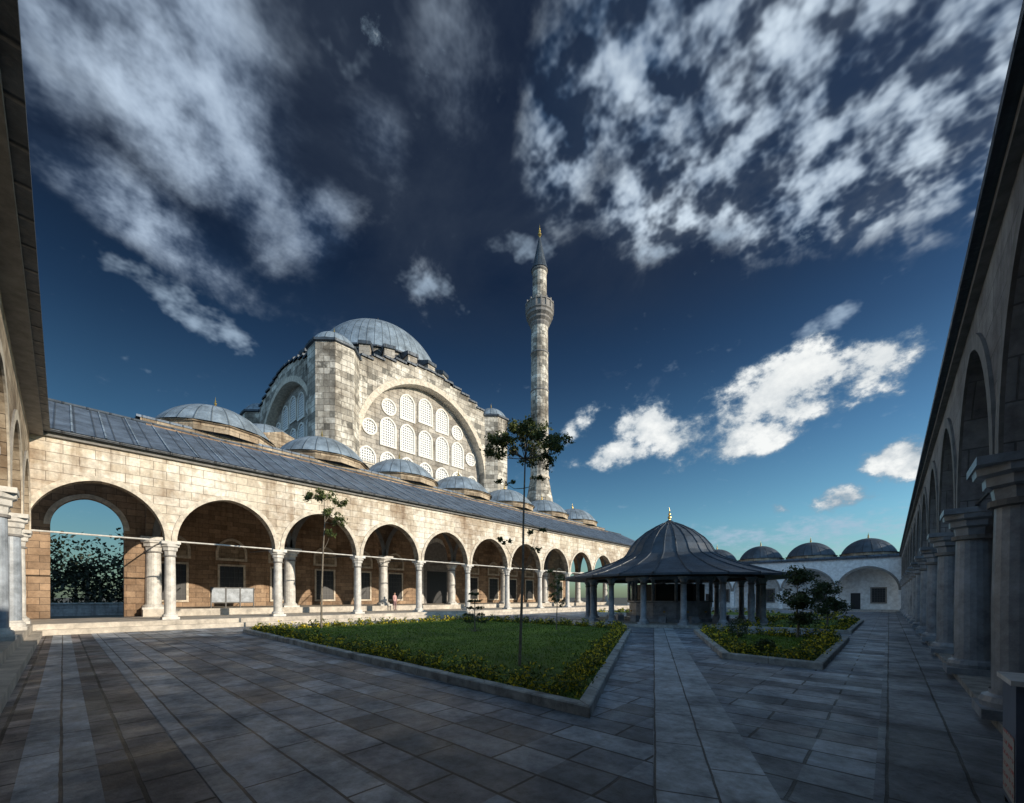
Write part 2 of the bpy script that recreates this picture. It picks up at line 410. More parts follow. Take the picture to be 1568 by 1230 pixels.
def side(P,c,full):
    arch_wall(b,P,c-HW+1.0,c+HW-1.0,[(c,10.0)],17.6,10.2,31,1.3,'grey','trim',0.7,'trim',topf=topf_factory(c),pierbot=10,tip=0.03)
    pts=archpts(10.0,10.2,28,.03)
    b.face([P(c-10,1.2,12)]+[P(c+x,1.2,17.6+z) for x,z in pts]+[P(c+10,1.2,12)],'tymp')
    b.face([P(c-12,0.0,10),P(c-12,1.2,10),P(c+12,1.2,10),P(c+12,0,10)],'grey')
    W=dict(kf='wframe',fw=0.2,proud=.14)
    for s_,zb in ((-2.8,23.4),(0,23.8),(2.8,23.4)): win_arched(b,P,c+s_,1.2,zb-0.3,1.9,3.1,**W)
    for s_ in (-5.5,5.5): win_arched(b,P,c+s_,1.2,23.8,1.7,1.7,round_=True,**W)
    for i in range(-2,3): win_arched(b,P,c+2.8*i,1.2,19.0,1.9,3.3,**W)
    for s_ in (-8.1,8.1): win_arched(b,P,c+s_,1.2,20.6,1.6,1.6,round_=True,**W)
    for i in range(-3,4): win_arched(b,P,c+2.8*i,1.2,14.7,1.9,3.3,**W)
    tf=topf_factory(c)
    for i in range(-8,9):
        A=c+i*1.5-0.75;B=A+1.5
        if abs(i)*1.5>12: continue
        z=tf(c+i*1.5)
        A=max(A,c-HW+1);B=min(B,c+HW-1)
        q=[P(A,-0.2,z+.004),P(B,-0.2,z+.004),P(B,1.9,z+.004),P(A,1.9,z+.004)]
        q2=[P(A,-0.2,z+.25),P(B,-0.2,z+.25),P(B,1.9,z+.6),P(A,1.9,z+.6)]
        b.face(q2,'leadd')
        for j in range(4): b.face([q[j],q[(j+1)%4],q2[(j+1)%4],q2[j]],'leadd')
side(lambda s,t,z:(XF-t,s,z),CY,True)
side(lambda s,t,z:(s,CY-HW+t,z),CX,True)
side(lambda s,t,z:(s,CY+HW-t,z),CX,True)
b.build('main_body',mq)
DB=29.6; DT=33.2
b=MB()
b.lathe(CX,CY,[(12.0,25.5),(12.0,28.2),(11.9,29.2),(11.8,DB)],48,'leadd',48)
b.lathe(CX,CY,[(11.9,DB-.1),(11.8,DB+.3),(9.6,DB+.6)],48,'leadd')
b.lathe(CX,CY,[(9.6,DB),(9.6,DT)],48,'grey',60)
b.lathe(CX,CY,[(9.6,DT),(9.95,DT+.05),(9.95,DT+.25),(9.7,DT+.3)],48,'leadd')
nb=24
for i in range(nb):
    a=2*math.pi*(i+0.5)/nb
    b.obox((CX+10.7*math.cos(a),CY+10.7*math.sin(a)),a,2.1,1.3,DB+.2,DT-.2,'tymp',DT-1.0)
    b.obox((CX+10.75*math.cos(a),CY+10.75*math.sin(a)),a,2.4,1.55,DT-1.02,DT+.15,'leadd',DT-.6)
    a=2*math.pi*i/nb
    def Pd(s_,t_,z_,a=a): 
        return (CX+(9.65-t_)*math.cos(a)-s_*math.sin(a),CY+(9.65-t_)*math.sin(a)+s_*math.cos(a),z_)
    win_arched(b,Pd,0,0,DB+.7,1.05,2.5,'dark','trimd',0.12,0.12)
    for q in (-.25,0,.25):
        b.obox((CX+9.7*math.cos(a)-q*math.sin(a),CY+9.7*math.sin(a)+q*math.cos(a)),a,.04,.05,DB+.7,DT-.6,'iron')
b.build('drum',mq)
b=MB()
b.lathe(CX,CY,[(9.8,DT+.25),(9.75,DT+.4)]+cap(9.45,7.7,DT+.45,18),96,'leadr',56)
finial(b,CX,CY,DT+8.1,2.2)
b.build('main_dome',mq)
b=MB()
for (tx,ty) in ((XF-1.1,CY-HW+1.1),(XF-1.1,CY+HW-1.1),(CX-HW+1.1,CY-HW+1.1),(CX-HW+1.1,CY+HW-1.1)):
    b.lathe(tx,ty,[(2.7,8),(2.7,27.3)],8,'grey',17,False,math.pi/8)
    b.lathe(tx,ty,[(2.7,27.3),(2.95,27.4),(2.95,27.65),(2.7,27.67)],8,'leadd',8,False,math.pi/8)
    b.lathe(tx,ty,[(2.75,27.67)]+cap(2.55,1.8,27.7,8),32,'leadr',16)
    finial(b,tx,ty,29.4,1.1)
b.build('corner_turrets',mq)
b=MB()
for (ya,yb) in ((CY-HW-9,CY-HW+0.2),(CY+HW-0.2,CY+HW+9)):
    b.box(-70,-46.0,ya,yb,PL-0.3,14.9,'grey')
    b.box(-70.3,-45.7,ya-0.3,yb+0.3,14.9,15.2,'trim')
    b.face([(-45.6,ya-.4,15.21),(-70.4,ya-.4,15.21),(-70.4,(ya+yb)/2,16.9),(-45.6,(ya+yb)/2,16.9)],'lead')
    b.face([(-45.6,yb+.4,15.21),(-70.4,yb+.4,15.21),(-70.4,(ya+yb)/2,16.9),(-45.6,(ya+yb)/2,16.9)],'lead')
    b.face([(-45.6,ya-.4,15.21),(-45.6,yb+.4,15.21),(-45.6,(ya+yb)/2,16.9)],'tan')
    for xx in (-51,-58.5,-66):
        b.lathe(xx,(ya+yb)/2,[(3.6,15.3),(3.6,16.9)]+cap(3.5,2.0,16.95),32,'leadr',20)
b.box(-45.9,-43.6,CY-HW,CY+HW,15.2,15.4,'trim')
b.face([(-43.5,CY-HW-.2,15.41),(-43.5,CY+HW+.2,15.41),(-45.3,CY+HW+.2,16.1),(-45.3,CY-HW-.2,16.1)],'lead')
b.build('side_aisles',mq)

# ---------------------------------------------------------------- minaret
mn=empty('minaret')
mx,my=-48.0,60.0
b=MB()
b.box(mx-3,mx+3,my-3,my+3,PL-.3,13,'grey')
b.lathe(mx,my,[(3.4,13),(2.9,16),(2.2,19.5),(1.75,22)],16,'grey',14,False)
b.lathe(mx,my,[(1.85,22),(1.9,22.2),(1.75,22.5)],16,'trim',14,False)
b.lathe(mx,my,[(1.7,22.4),(1.55,50.5)],16,'grey',10,False)
for zz in (30,38,45): b.lathe(mx,my,[(1.6,zz),(1.72,zz+.1),(1.72,zz+.3),(1.6,zz+.4)],16,'trimd',10,False)
b.build('shaft',mn)
b=MB()
b.lathe(mx,my,[(1.55,50.0),(1.8,50.5),(1.75,50.8),(2.15,51.2),(2.05,51.6),(2.5,52.0),(2.45,52.5),(2.65,52.7),(2.65,52.9)],16,'trimd',10,False)
b.lathe(mx,my,[(2.55,52.9),(2.55,54.1),(2.68,54.12),(2.68,54.3),(2.35,54.3),(2.35,53.0),(1.3,53.0)],16,'trimd',10,False)
for i in range(16):
    a=2*math.pi*i/16
    b.obox((mx+2.55*math.cos(a),my+2.55*math.sin(a)),a,.22,.22,52.9,54.6,'trimd')
b.build('balcony',mn)
b=MB()
b.lathe(mx,my,[(1.35,53),(1.3,60.3)],16,'grey',9,False)
b.lathe(mx,my,[(1.32,60.3),(1.5,60.5),(1.5,60.8)],16,'trimd',9,False)
b.lathe(mx,my,[(1.6,60.8),(1.15,62.3),(0.15,67.0),(0,67.2)],24,'leadd',12)
finial(b,mx,my,67.0,2.6)
b.build('spire',mn)

# ---------------------------------------------------------------- south wing (left of camera)
sw=empty('arcaded_gallery')
b=MB()
Ps=lambda s,t,z:(s,-1.05-t,z)
xs=[-29.6+5.5*k for k in range(0,9)]
arch_wall(b,Ps,-29.8,xs[-1],[((xs[i]+xs[i+1])/2,2.45) for i in range(8)],3.1,2.75,7.7,0.55,'tan','trim',0.32,backf='brown')
b.build('wall',sw)
b=MB()
for x in xs[1:]: column(b,x,-1.32,PL,3.1,0.28,'greymarble',kc='marble')
b.build('columns',sw)
b=MB()
b.box(-29.3,15,-1.7,-0.62,7.58,7.74,'trimd'); b.box(-28.9,15,-1.7,-0.4,7.742,7.86,'leadd')
b.face([(-29,-0.42,7.87),(15,-0.42,7.87),(15,-7.2,10.8),(-36,-7.2,10.8)],'lead')
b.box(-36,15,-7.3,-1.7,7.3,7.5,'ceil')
b.build('roof',sw)
b=MB()
b.box(-28.36,15,-7,-0.92,G,PL,'step')
b.box(-28.3,15,-0.92,-0.62,G,G+0.22,'step')
b.box(-29,15,-7.6,-7.0,G,10.5,'brown')
Pb2=lambda s,t,z:(s,-7.0-t,z)
for x in xs[:-1]: rect_win(b,Pb2,x+2.75,0,PL+1.0,1.4,2.2)
b.build('back_wall',sw)
t=MB()
for i in range(8): t.tube((xs[i],-1.32,3.15),(xs[i+1],-1.32,3.15),0.045,0.045,'marble')
t.build('tie_rods',sw)

# ---------------------------------------------------------------- east arcade (right of camera)
ea=empty('arcaded_gallery')
b=MB()
Pr=lambda s,t,z:(1.1+t,s,z)
yr=[-4.6+4.4*k for k in range(0,18)]
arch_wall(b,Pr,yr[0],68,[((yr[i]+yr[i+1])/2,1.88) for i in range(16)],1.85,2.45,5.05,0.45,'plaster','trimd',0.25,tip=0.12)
b.build('wall',ea)
b=MB()
for y in yr[:17]: column(b,1.33,y,G+0.12,1.85,0.3,'greymarble',0.55)
b.build('columns',ea)
b=MB()
b.box(0.98,1.6,-4,67.5,4.95,5.07,'trimd'); b.box(0.86,1.6,-4,67.5,5.072,5.2,'leadd')
b.face([(0.88,-5,5.205),(0.88,67.5,5.205),(6.2,67.5,7.7),(6.2,-5,7.7)],'lead')
b.face([(6.2,-5,7.7),(6.2,67.5,7.7),(11,67.5,5.2),(11,-5,5.2)],'lead')
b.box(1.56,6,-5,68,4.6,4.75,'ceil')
b.build('roof',ea)
b=MB()
b.box(1.04,6,-5,68,G,G+0.12,'kerb')
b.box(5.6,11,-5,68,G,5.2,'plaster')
Pq=lambda s,t,z:(5.6+t,s,z)
for i in range(16):
    rect_win(b,Pq,(yr[i]+yr[i+1])/2,0,G+1.0,1.2,1.6)
b.build('back_wall',ea)
t=MB()
for i in range(16): t.tube((1.33,yr[i],1.9),(1.33,yr[i+1],1.9),0.03,0.03,'iron')
t.build('tie_rods',ea)

# ---------------------------------------------------------------- far north wing
nw=empty('arcaded_gallery')
b=MB()
Pn=lambda s,t,z:(s,68.0+t,z)
cx=[-2-6.15*k for k in range(5)][::-1]
arch_wall(b,Pn,-29,1.6,[(x,2.85) for x in cx],0.9,2.8,4.9,0.5,'white','trimd',0.25,pierbot=G)
b.build('wall',nw)
b=MB()
b.box(-29,6,67.75,68.6,4.9,5.12,'leadd')
b.box(-29,8,68.5,74.5,4.7,5.35,'lead')
for x in cx+[4.1]:
    b.lathe(x,71.3,[(2.95,5.35),(2.95,5.7),(3.05,5.72)],12,'tan',12,False)
    b.lathe(x,71.3,[(3.05,5.72)]+cap(2.85,2.0,5.75),32,'leadd',18)
    finial(b,x,71.3,7.7,0.9)
b.build('roof_domes',nw)
b=MB()
b.box(-29,8,71.5,74.5,G,4.69,'white')
Pn2=lambda s,t,z:(s,71.5+t,z)
for x in cx:
    rect_win(b,Pn2,x+1.0,0,G+1.1,1.3,1.8); 
    b.face([Pn2(x-1.8,-.02,G+.1),Pn2(x-.8,-.02,G+.1),Pn2(x-.8,-.02,G+2.3),Pn2(x-1.8,-.02,G+2.3)],'dark')
b.box(-29,1,67.6,71.5,G,G+0.15,'kerb')
b.build('back_wall',nw)

# ---------------------------------------------------------------- ablution fountain
fo=empty('ablution_fountain')
fx,fy=-11.3,28.6
b=MB()
prof=[(7.25,1.22),(7.25,1.34),(6.3,1.56),(5.0,1.98),(3.7,2.5),(3.05,2.85),(2.85,3.1),(2.65,3.5),(2.25,4.0),(1.65,4.5),(1.0,4.88),(0.45,5.15),(0.12,5.38),(0,5.45)]
b.lathe(fx,fy,prof,24,'leadd',24,False)
b.lathe(fx,fy,[(7.25,1.22),(5.2,1.4),(0.1,2.0)],24,'wood',24,False)
for i in range(24):
    a=2*math.pi*i/24
    for j in range(1,len(prof)-3):
        (r0,z0),(r1,z1)=prof[j],prof[j+1]
        b.tube((fx+r0*math.cos(a),fy+r0*math.sin(a),z0+.02),(fx+r1*math.cos(a),fy+r1*math.sin(a),z1+.02),0.04,0.03,'leadd',5)
finial(b,fx,fy,5.35,0.95)
b.build('canopy_roof',fo)
b=MB()
nc=16
for i in range(nc):
    a=2*math.pi*(i+0.3)/nc
    column(b,fx+5.6*math.cos(a),fy+5.6*math.sin(a),G+0.15,1.2,0.17,'greymarble',0.35)
    a2=2*math.pi*(i+1.3)/nc
    b.tube((fx+5.6*math.cos(a),fy+5.6*math.sin(a),1.28),(fx+5.6*math.cos(a2),fy+5.6*math.sin(a2),1.28),0.12,0.12,'wood',4,False)
b.build('columns',fo)
b=MB()
b.lathe(fx,fy,[(6.2,G),(6.2,G+0.15),(0,G+0.15)],16,'kerb',30,False)
b.lathe(fx,fy,[(3.0,G+.15),(3.0,G+0.35),(2.7,G+0.4),(2.7,G+1.35),(2.85,G+1.4),(2.85,G+1.5),(2.4,G+1.5)],12,'greymarble',12,False)
b.lathe(fx,fy,[(2.3,G+1.4),(2.3,G+2.6)],12,'dark',12,False)
for i in range(12):
    a=2*math.pi*i/12
    b.lathe(fx+2.7*math.cos(a),fy+2.7*math.sin(a),[(0.11,G+1.5),(0.1,G+2.7),(0.18,G+2.9)],8,'greymarble')
    a+=math.pi/12
    b.obox((fx+2.72*math.cos(a),fy+2.72*math.sin(a)),a,.1,.12,G+.75,G+.85,'gold')
    b.obox((fx+3.5*math.cos(a),fy+3.5*math.sin(a)),a,.4,.45,G+.15,G+.55,'greymarble')
b.lathe(fx,fy,[(2.95,G+2.85),(2.95,G+3.15),(2.0,G+3.15)],12,'greymarble',12,False)
b.build('basin',fo)

# ---------------------------------------------------------------- ground & paving
def paving(name,c1,c2,mortar,bw,bh,tint=(0.24,0.14,0.1),tamt=0.7,rough=0.5,ms=0.012,rot=0,var=0.5):
    m,nt,b=newmat(name,rough)
    ob=N(nt,'ShaderNodeTexCoord').outputs['Object']
    mp=N(nt,'ShaderNodeMapping'); mp.inputs['Rotation'].default_value=(0,0,rot); mp.inputs['Location'].default_value=(200*bw,200*bh,0); L(nt,ob,mp.inputs[0])
    # slight warp so that joints are not ruler straight
    wn=N(nt,'ShaderNodeTexNoise'); wn.inputs['Scale'].default_value=1.7; wn.inputs['Detail'].default_value=2; L(nt,ob,wn.inputs[0])
    wv=N(nt,'ShaderNodeVectorMath',operation='MULTIPLY_ADD'); L(nt,wn.outputs['Color'],wv.inputs[0]); wv.inputs[1].default_value=(.045,.03,0); L(nt,mp.outputs[0],wv.inputs[2])
    V=wv.outputs[0]
    br=N(nt,'ShaderNodeTexBrick'); L(nt,V,br.inputs['Vector'])
    br.inputs['Color1'].default_value=(*c1,1); br.inputs['Color2'].default_value=(*c2,1); br.inputs['Mortar'].default_value=(*mortar,1)
    br.inputs['Scale'].default_value=1; br.inputs['Brick Width'].default_value=bw; br.inputs['Row Height'].default_value=bh
    br.inputs['Mortar Size'].default_value=ms; br.inputs['Mortar Smooth'].default_value=0.2
    rnd=cells(nt,V,bw,bh,3.0); rnd2=cells(nt,V,bw,bh,9.0)
    n1=noise(nt,ob,0.28,5,0.6); n2=noise(nt,ob,5,7,0.75); n4=noise(nt,ob,1.1,5,0.65)
    c=br.outputs['Color']
    tf=math_(nt,'MULTIPLY',mrange(nt,n1,0.42,0.62,0,tamt),mrange(nt,rnd2,0.35,0.7,0,1))
    c=mixc(nt,tf,c,tint)
    c=mixc(nt,1.0,c,grey(nt,mrange(nt,rnd,0,1,1-var,1+var*.7)),'MULTIPLY')
    c=mixc(nt,mrange(nt,n4,0.42,0.66,0,0.7),c,tuple(x*0.3 for x in c1))
    c=mixc(nt,1.0,c,grey(nt,mrange(nt,n2,0.3,0.7,0.45,1.5)),'MULTIPLY')
    c=mixc(nt,br.outputs['Fac'],c,mortar)
    L(nt,c,b.inputs['Base Color'])
    L(nt,mrange(nt,n4,0.35,0.65,rough-0.14,rough+0.2),b.inputs['Roughness'])
    h=math_(nt,'ADD',math_(nt,'MULTIPLY',br.outputs['Fac'],-1.2),math_(nt,'ADD',math_(nt,'MULTIPLY',n2,1.2),math_(nt,'MULTIPLY',rnd,0.6)))
    bump(nt,h,b,0.9,0.022)
    return m
M['pave']=paving('courtyard_slabs',(0.34,0.40,0.47),(0.18,0.22,0.28),(0.022,0.026,0.03),1.25,0.52,(0.27,0.2,0.18),0.5,ms=0.017,rough=.44,var=.6)
M['band']=paving('band_slabs',(0.46,0.51,0.57),(0.36,0.40,0.46),(0.05,0.05,0.055),1.7,0.55,(0.34,0.32,0.3),0.3,ms=0.014,var=.3,rough=.46)
M['rough']=paving('rough_slabs',(0.30,0.27,0.27),(0.10,0.105,0.125),(0.015,0.015,0.017),0.85,0.5,(0.27,0.17,0.14),0.7,ms=0.02,var=.7,rough=.48)
pa=math.atan2(0.97,-0.422)
M['pathm']=paving('path_slabs',(0.46,0.52,0.58),(0.38,0.44,0.50),(0.05,0.05,0.05),1.3,0.51,(0.3,0.3,0.3),0.2,ms=0.012,rot=-pa,var=.22,rough=.44)
M['slabR']=paving('side_slabs',(0.29,0.33,0.38),(0.19,0.22,0.27),(0.02,0.02,0.02),1.9,0.575,(0.2,0.19,0.18),0.3,ms=0.014,rot=math.pi/2,var=.45,rough=.46)
M['earth']=plainstone('outer_ground',(0.09,0.085,0.07),0.3,0.9,0.5)
def sheet(name,pts,z,k):
    b=MB(); b.face([(x,y,z) for x,y in pts],k); return b.build(name)
sheet('ground',[(-2500,-2500),(2500,-2500),(2500,2500),(-2500,2500)],G-0.012,'earth')
sheet('courtyard_pavement',[(-28,-6),(6,-6),(6,68),(-28,68)],G-0.004,'pave')
b=MB()
b.face([(-28,-6,G),(6,-6,G),(6,0.89,G),(-28,0.89,G)],'rough'); b.build('rough_pavement')
b=MB()
b.face([(-27.9,0.9,G+.004),(5,0.9,G+.004),(5,2.0,G+.004),(-27.9,2.0,G+.004)],'band')
b.face([(-27.9,-.3,G+.004),(5,-.3,G+.004),(5,0.24,G+.004),(-27.9,.24,G+.004)],'band')
b.face([(-25.2,3.2,G+.004),(-24.1,3.2,G+.004),(-24.1,67,G+.004),(-25.2,67,G+.004)],'slabR')
b.face([(-0.1,2.1,G+.004),(1.04,2.1,G+.004),(1.04,67,G+.004),(-0.1,67,G+.004)],'slabR')
b.build('pavement_bands')
u=Vector((-.399,.917)); nrm=Vector((.917,.399))
b=MB()
q=[u*-2.0,u*-2.0+nrm*1.02,u*25+nrm*1.02,u*25]
b.face([(p.x,p.y,G+.009) for p in q],'pathm'); b.build('diagonal_path')

# ---------------------------------------------------------------- garden beds
def offset(poly,d):
    n=len(poly);r=[]
    A=sum(poly[i][0]*poly[(i+1)%n][1]-poly[(i+1)%n][0]*poly[i][1] for i in range(n))
    sg=1 if A>0 else -1
    for i in range(n):
        p0=Vector(poly[i-1]);p1=Vector(poly[i]);p2=Vector(poly[(i+1)%n])
        e1=(p1-p0).normalized();e2=(p2-p1).normalized()
        n1=Vector((-e1.y,e1.x))*sg;n2=Vector((-e2.y,e2.x))*sg
        bi=(n1+n2).normalized(); r.append(tuple(p1+bi*(d/bi.dot(n1))))
    return r
def inside(p,poly):
    c=False;n=len(poly)
    for i in range(n):
        x0,y0=poly[i];x1,y1=poly[(i+1)%n]
        if (y0>p[1])!=(y1>p[1]) and p[0]<(x1-x0)*(p[1]-y0)/(y1-y0)+x0: c=not c
    return c
def leafquad(mb,p,size,k,up=0.3):
    d=Vector((random.gauss(0,1),random.gauss(0,1),random.gauss(0,1)+up)).normalized()
    a=d.orthogonal().normalized(); a=Matrix.Rotation(random.uniform(0,6.28),3,d)@a; b_=d.cross(a)
    l=size*random.uniform(.7,1.3);w=l*0.5
    p=Vector(p)
    mb.face([p-a*l*.5,p+b_*w*.5,p+a*l*.5,p-b_*w*.5],k,[(0,0)]*4)
def bed(poly,name,nplants,nblades):
    root=empty(name)
    b=MB();inn=offset(poly,0.2);ch=offset(poly,0.02);n=len(poly);zt=G+0.17
    for i in range(n):
        j=(i+1)%n
        o0,o1,i0,i1=poly[i],poly[j],inn[i],inn[j]
        ln=(Vector(o1)-Vector(o0)).length; ns=max(1,int(ln/1.1))
        for q in range(ns):  # individual kerb stones with small joints
            f0=(q+0.006)/ns; f1=(q+0.994)/ns; dz=random.uniform(-.008,.008)
            def lp(A,B,f): return (A[0]+(B[0]-A[0])*f,A[1]+(B[1]-A[1])*f)
            a0,a1=lp(o0,o1,f0),lp(o0,o1,f1);c0,c1=lp(ch[i],ch[j],f0),lp(ch[i],ch[j],f1);e0,e1=lp(i0,i1,f0),lp(i0,i1,f1)
            z=zt+dz
            b.face([(*a0,G),(*a1,G),(*a1,z-.02),(*a0,z-.02)],'kerb')
            b.face([(*a0,z-.02),(*a1,z-.02),(*c1,z),(*c0,z)],'kerb')
            b.face([(*c0,z),(*c1,z),(*e1,z),(*e0,z)],'kerb')
            b.face([(*e0,G),(*e1,G),(*e1,z),(*e0,z)],'kerb')
            b.face([(*a0,G),(*a0,z-.02),(*c0,z),(*e0,z),(*e0,G)],'kerb'); b.face([(*a1,G),(*a1,z-.02),(*c1,z),(*e1,z),(*e1,G)],'kerb')
    b.build('kerb',root)
    b=MB();b.face([(*p,G+0.08) for p in inn],'grass');b.build('lawn',root)
    b=MB();mid=offset(poly,0.5)
    per=[(Vector(mid[(i+1)%n])-Vector(mid[i])).length for i in range(n)];tot=sum(per)
    for _ in range(nplants):
        i=random.choices(range(n),weights=per)[0]
        p=Vector(mid[i]).lerp(Vector(mid[(i+1)%n]),random.random())+Vector((random.gauss(0,.14),random.gauss(0,.14)))
        if not inside(p,inn): continue
        h=random.uniform(.12,.4)*random.choice((.7,1,1.2));rr=random.uniform(.08,.17)
        dist=p.length; ls=0.045+0.003*dist
        for _ in range(int(46 if dist<14 else 22)):
            q=(p.x+random.gauss(0,rr*.6),p.y+random.gauss(0,rr*.6),G+0.08+random.random()**.8*h)
            leafquad(b,q,ls,'hedge')
    b.build('border_plants',root)
    b=MB()
    bx=[min(p[0] for p in inn),max(p[0] for p in inn)];by=[min(p[1] for p in inn),max(p[1] for p in inn)]
    k=0
    while k<nblades:
        p=(random.uniform(*bx),random.uniform(*by))
        if not inside(p,inn): continue
        d=math.hypot(*p)
        if random.random()>min(1,(9/d)**1.5): k+=0.3; continue
        k+=1;a=random.uniform(0,6.28);w_=.012*max(1,d/9);h=random.uniform(.03,.07)
        b.face([(p[0]-w_*math.cos(a),p[1]-w_*math.sin(a),G+.08),(p[0]+w_*math.cos(a),p[1]+w_*math.sin(a),G+.08),(p[0]+random.gauss(0,.03),p[1]+random.gauss(0,.03),G+.08+h)],'blade',[(0,0)]*3)
    b.build('grass_blades',root)
m,nt,bs=newmat('grass_sheet',0.9)
ob=N(nt,'ShaderNodeTexCoord').outputs['Object']
c=mixc(nt,mrange(nt,noise(nt,ob,0.5,6,.65),0.38,0.65,0,1),(0.06,0.12,0.012),(0.17,0.26,0.025))
c=mixc(nt,mrange(nt,noise(nt,ob,12,6,.7),0.5,0.75,0,.6),c,(0.09,0.075,0.03))
L(nt,c,bs.inputs['Base Color']); bump(nt,noise(nt,ob,30,5,.7),bs,1,.05); M['grass']=m
P1=[(-3.14,5.07),(-9.5,19.2),(-11.5,20.5),(-23.5,20.5),(-23.5,6.0)]
bed(P1,'garden_bed',860,22000)
P2=[(-3.45,12.5),(-1.15,12.1),(-1.15,21),(-7.1,21)]
bed(P2,'garden_bed',360,5000)
P3=[(-6.5,38),(-6.5,25),(-1.3,25),(-1.3,38)]
bed(P3,'garden_bed',220,1500)
P4=[(-23.5,38),(-23.5,50),(-3,50),(-3,41)]
bed(P4,'garden_bed',120,1000)

# ---------------------------------------------------------------- trees
def tree(name,x,y,zb,pts,clumps,tr,leafk,lsize,fall=0.75):
    root=empty(name)
    b=MB()
    for i in range(len(pts)-1):
        f0=1-fall*i/(len(pts)-1);f1=1-fall*(i+1)/(len(pts)-1)
        b.tube(pts[i],pts[i+1],tr*f0,tr*f1,'bark',8)
    lv=MB()
    for (cxx,cyy,czz,rx,rz,n) in clumps:
        cpos=Vector((cxx,cyy,czz))
        cand=[Vector(p) for p in pts if p[2]<czz+0.05] or [Vector(pts[0])]
        st=max(cand,key=lambda p:p.z)
        mid=st.lerp(cpos,.5)+Vector((0,0,-.08))
        b.tube(st,mid,tr*.3,tr*.2,'bark',5);b.tube(mid,cpos,tr*.2,tr*.08,'bark',5)
        sub=[]
        for _ in range(max(4,n//45)):
            d=Vector((random.gauss(0,1),random.gauss(0,1),random.gauss(0,1))).normalized()*random.uniform(.35,1)
            e=cpos+Vector((d.x*rx,d.y*rx,d.z*rz)); sub.append(e); b.tube(cpos,e,tr*.07,tr*.03,'bark',3)
        for _ in range(n):
            e=random.choice(sub);sg=min(rx,rz)*.36
            leafquad(lv,(e.x+random.gauss(0,sg),e.y+random.gauss(0,sg),e.z+random.gauss(0,sg*.8)),lsize,leafk)
    b.build('trunk',root);lv.build('leaves',root)
tx,ty=-6.5,7.36
pts=[(tx,ty,G+.05),(tx+.03,ty+.02,-.6),(tx+.07,ty+.04,.6),(tx+.05,ty+.08,1.7),(tx+.1,ty+.06,2.6),(tx+.09,ty+.1,3.3)]
cl=[]
for i in range(22):
    a=6.28*i*.382;r_=.1+.85*(i/22)**.6
    cl.append((tx+.1+r_*math.cos(a),ty+.1+r_*math.sin(a),4.0-.5*(i/22)+random.uniform(-.16,.14),.3,.15,280))
cl+=[(tx+.1,ty+.1,4.05,.25,.12,200),(tx-.3,ty-.2,2.75,.22,.09,110),(tx+.35,ty+.3,2.85,.18,.08,90),(tx-.3,ty-.25,1.35,.24,.08,130),(tx+.32,ty+.27,1.55,.24,.08,110),(tx+.25,ty+.33,1.2,.14,.08,60)]
tree('slender_tree',tx,ty,G,pts,cl,0.038,'leaf',0.075,.6)
tx,ty=-22.3,9.3
pts=[(tx,ty,G+.05),(tx+.05,ty,0.5),(tx+.1,ty+.05,2.5),(tx+.2,ty+.1,4.0),(tx+.1,ty+.1,5.4)]
cl=[(tx+.1,ty+.1,5.45,.7,.25,480),(tx+.6,ty+.6,5.15,.5,.22,300),(tx-.5,ty-.4,5.4,.45,.2,260),(tx+.35,ty+.35,4.6,.5,.25,320),(tx+.7,ty+.6,4.0,.5,.22,260),(tx+.35,ty+.35,3.4,.35,.2,160)]
tree('slender_tree',tx,ty,G,pts,cl,0.06,'leaf',0.14)
tx,ty=-12.5,17.0
pts=[(tx,ty,G+.05),(tx,ty+.05,-.3),(tx+.03,ty,.7),(tx,ty,1.4)]
cl=[(tx+.2*math.cos(i*2.4),ty+.2*math.sin(i*2.4),-.3+i*.23,.26,.15,80) for i in range(8)]
tree('sapling',tx,ty,G,pts,cl,0.03,'leaf',0.11)
tx,ty=-14.6,13.3
pts=[(tx,ty,G+.05),(tx,ty,-1),(tx,ty,-.3),(tx,ty,.3)]
cl=[]
for i in range(5):
    rr=.5-.09*i
    for j in range(6): cl.append((tx+rr*math.cos(j*1.05+i),ty+rr*math.sin(j*1.05+i),-1.15+.33*i,.16,.07,45))
tree('small_conifer',tx,ty,G,pts,cl,0.04,'leafd',0.09)
for (tx,ty,h,n,R) in ((-2.75,20.2,3.05,1.0,.85),(-2.4,27.0,2.7,.8,.9)):
    pts=[(tx,ty,G+.05),(tx+.04,ty,G+.6),(tx-.02,ty+.03,G+1.3),(tx,ty,G+2.2)]
    cl=[]
    for i in range(22):
        zz=random.uniform(.8,h-.2);a=random.uniform(0,6.28);rr=R*math.sin(min(1,(zz-.4)/(h-.4))*math.pi)**.6*random.uniform(.2,.95)
        cl.append((tx+rr*math.cos(a),ty+rr*math.sin(a),G+zz,.34,.26,int(200*n)))
    tree('broadleaf_tree',tx,ty,G,pts,cl,0.06,'leafd',0.11)
def bush(x,y,R,h,k='leafd',n=700):
    root=empty('shrub');b=MB()
    for i in range(5): b.tube((x,y,G+.05),(x+random.gauss(0,R*.4),y+random.gauss(0,R*.4),G+h*.6),.02,.01,'bark',4)
    b.build('stems',root);b=MB()
    for _ in range(n):
        d=Vector((random.gauss(0,1),random.gauss(0,1),random.gauss(0,1))).normalized()*random.uniform(.6,1.05)
        leafquad(b,(x+d.x*R,y+d.y*R,G+h*.5+.05+d.z*h*.5),.08,k)
    b.build('leaves',root)
bush(-2.6,13.5,.27,.5);bush(-4.5,18.5,.38,.85)
root=empty('tree_line');b=MB();lv=MB()
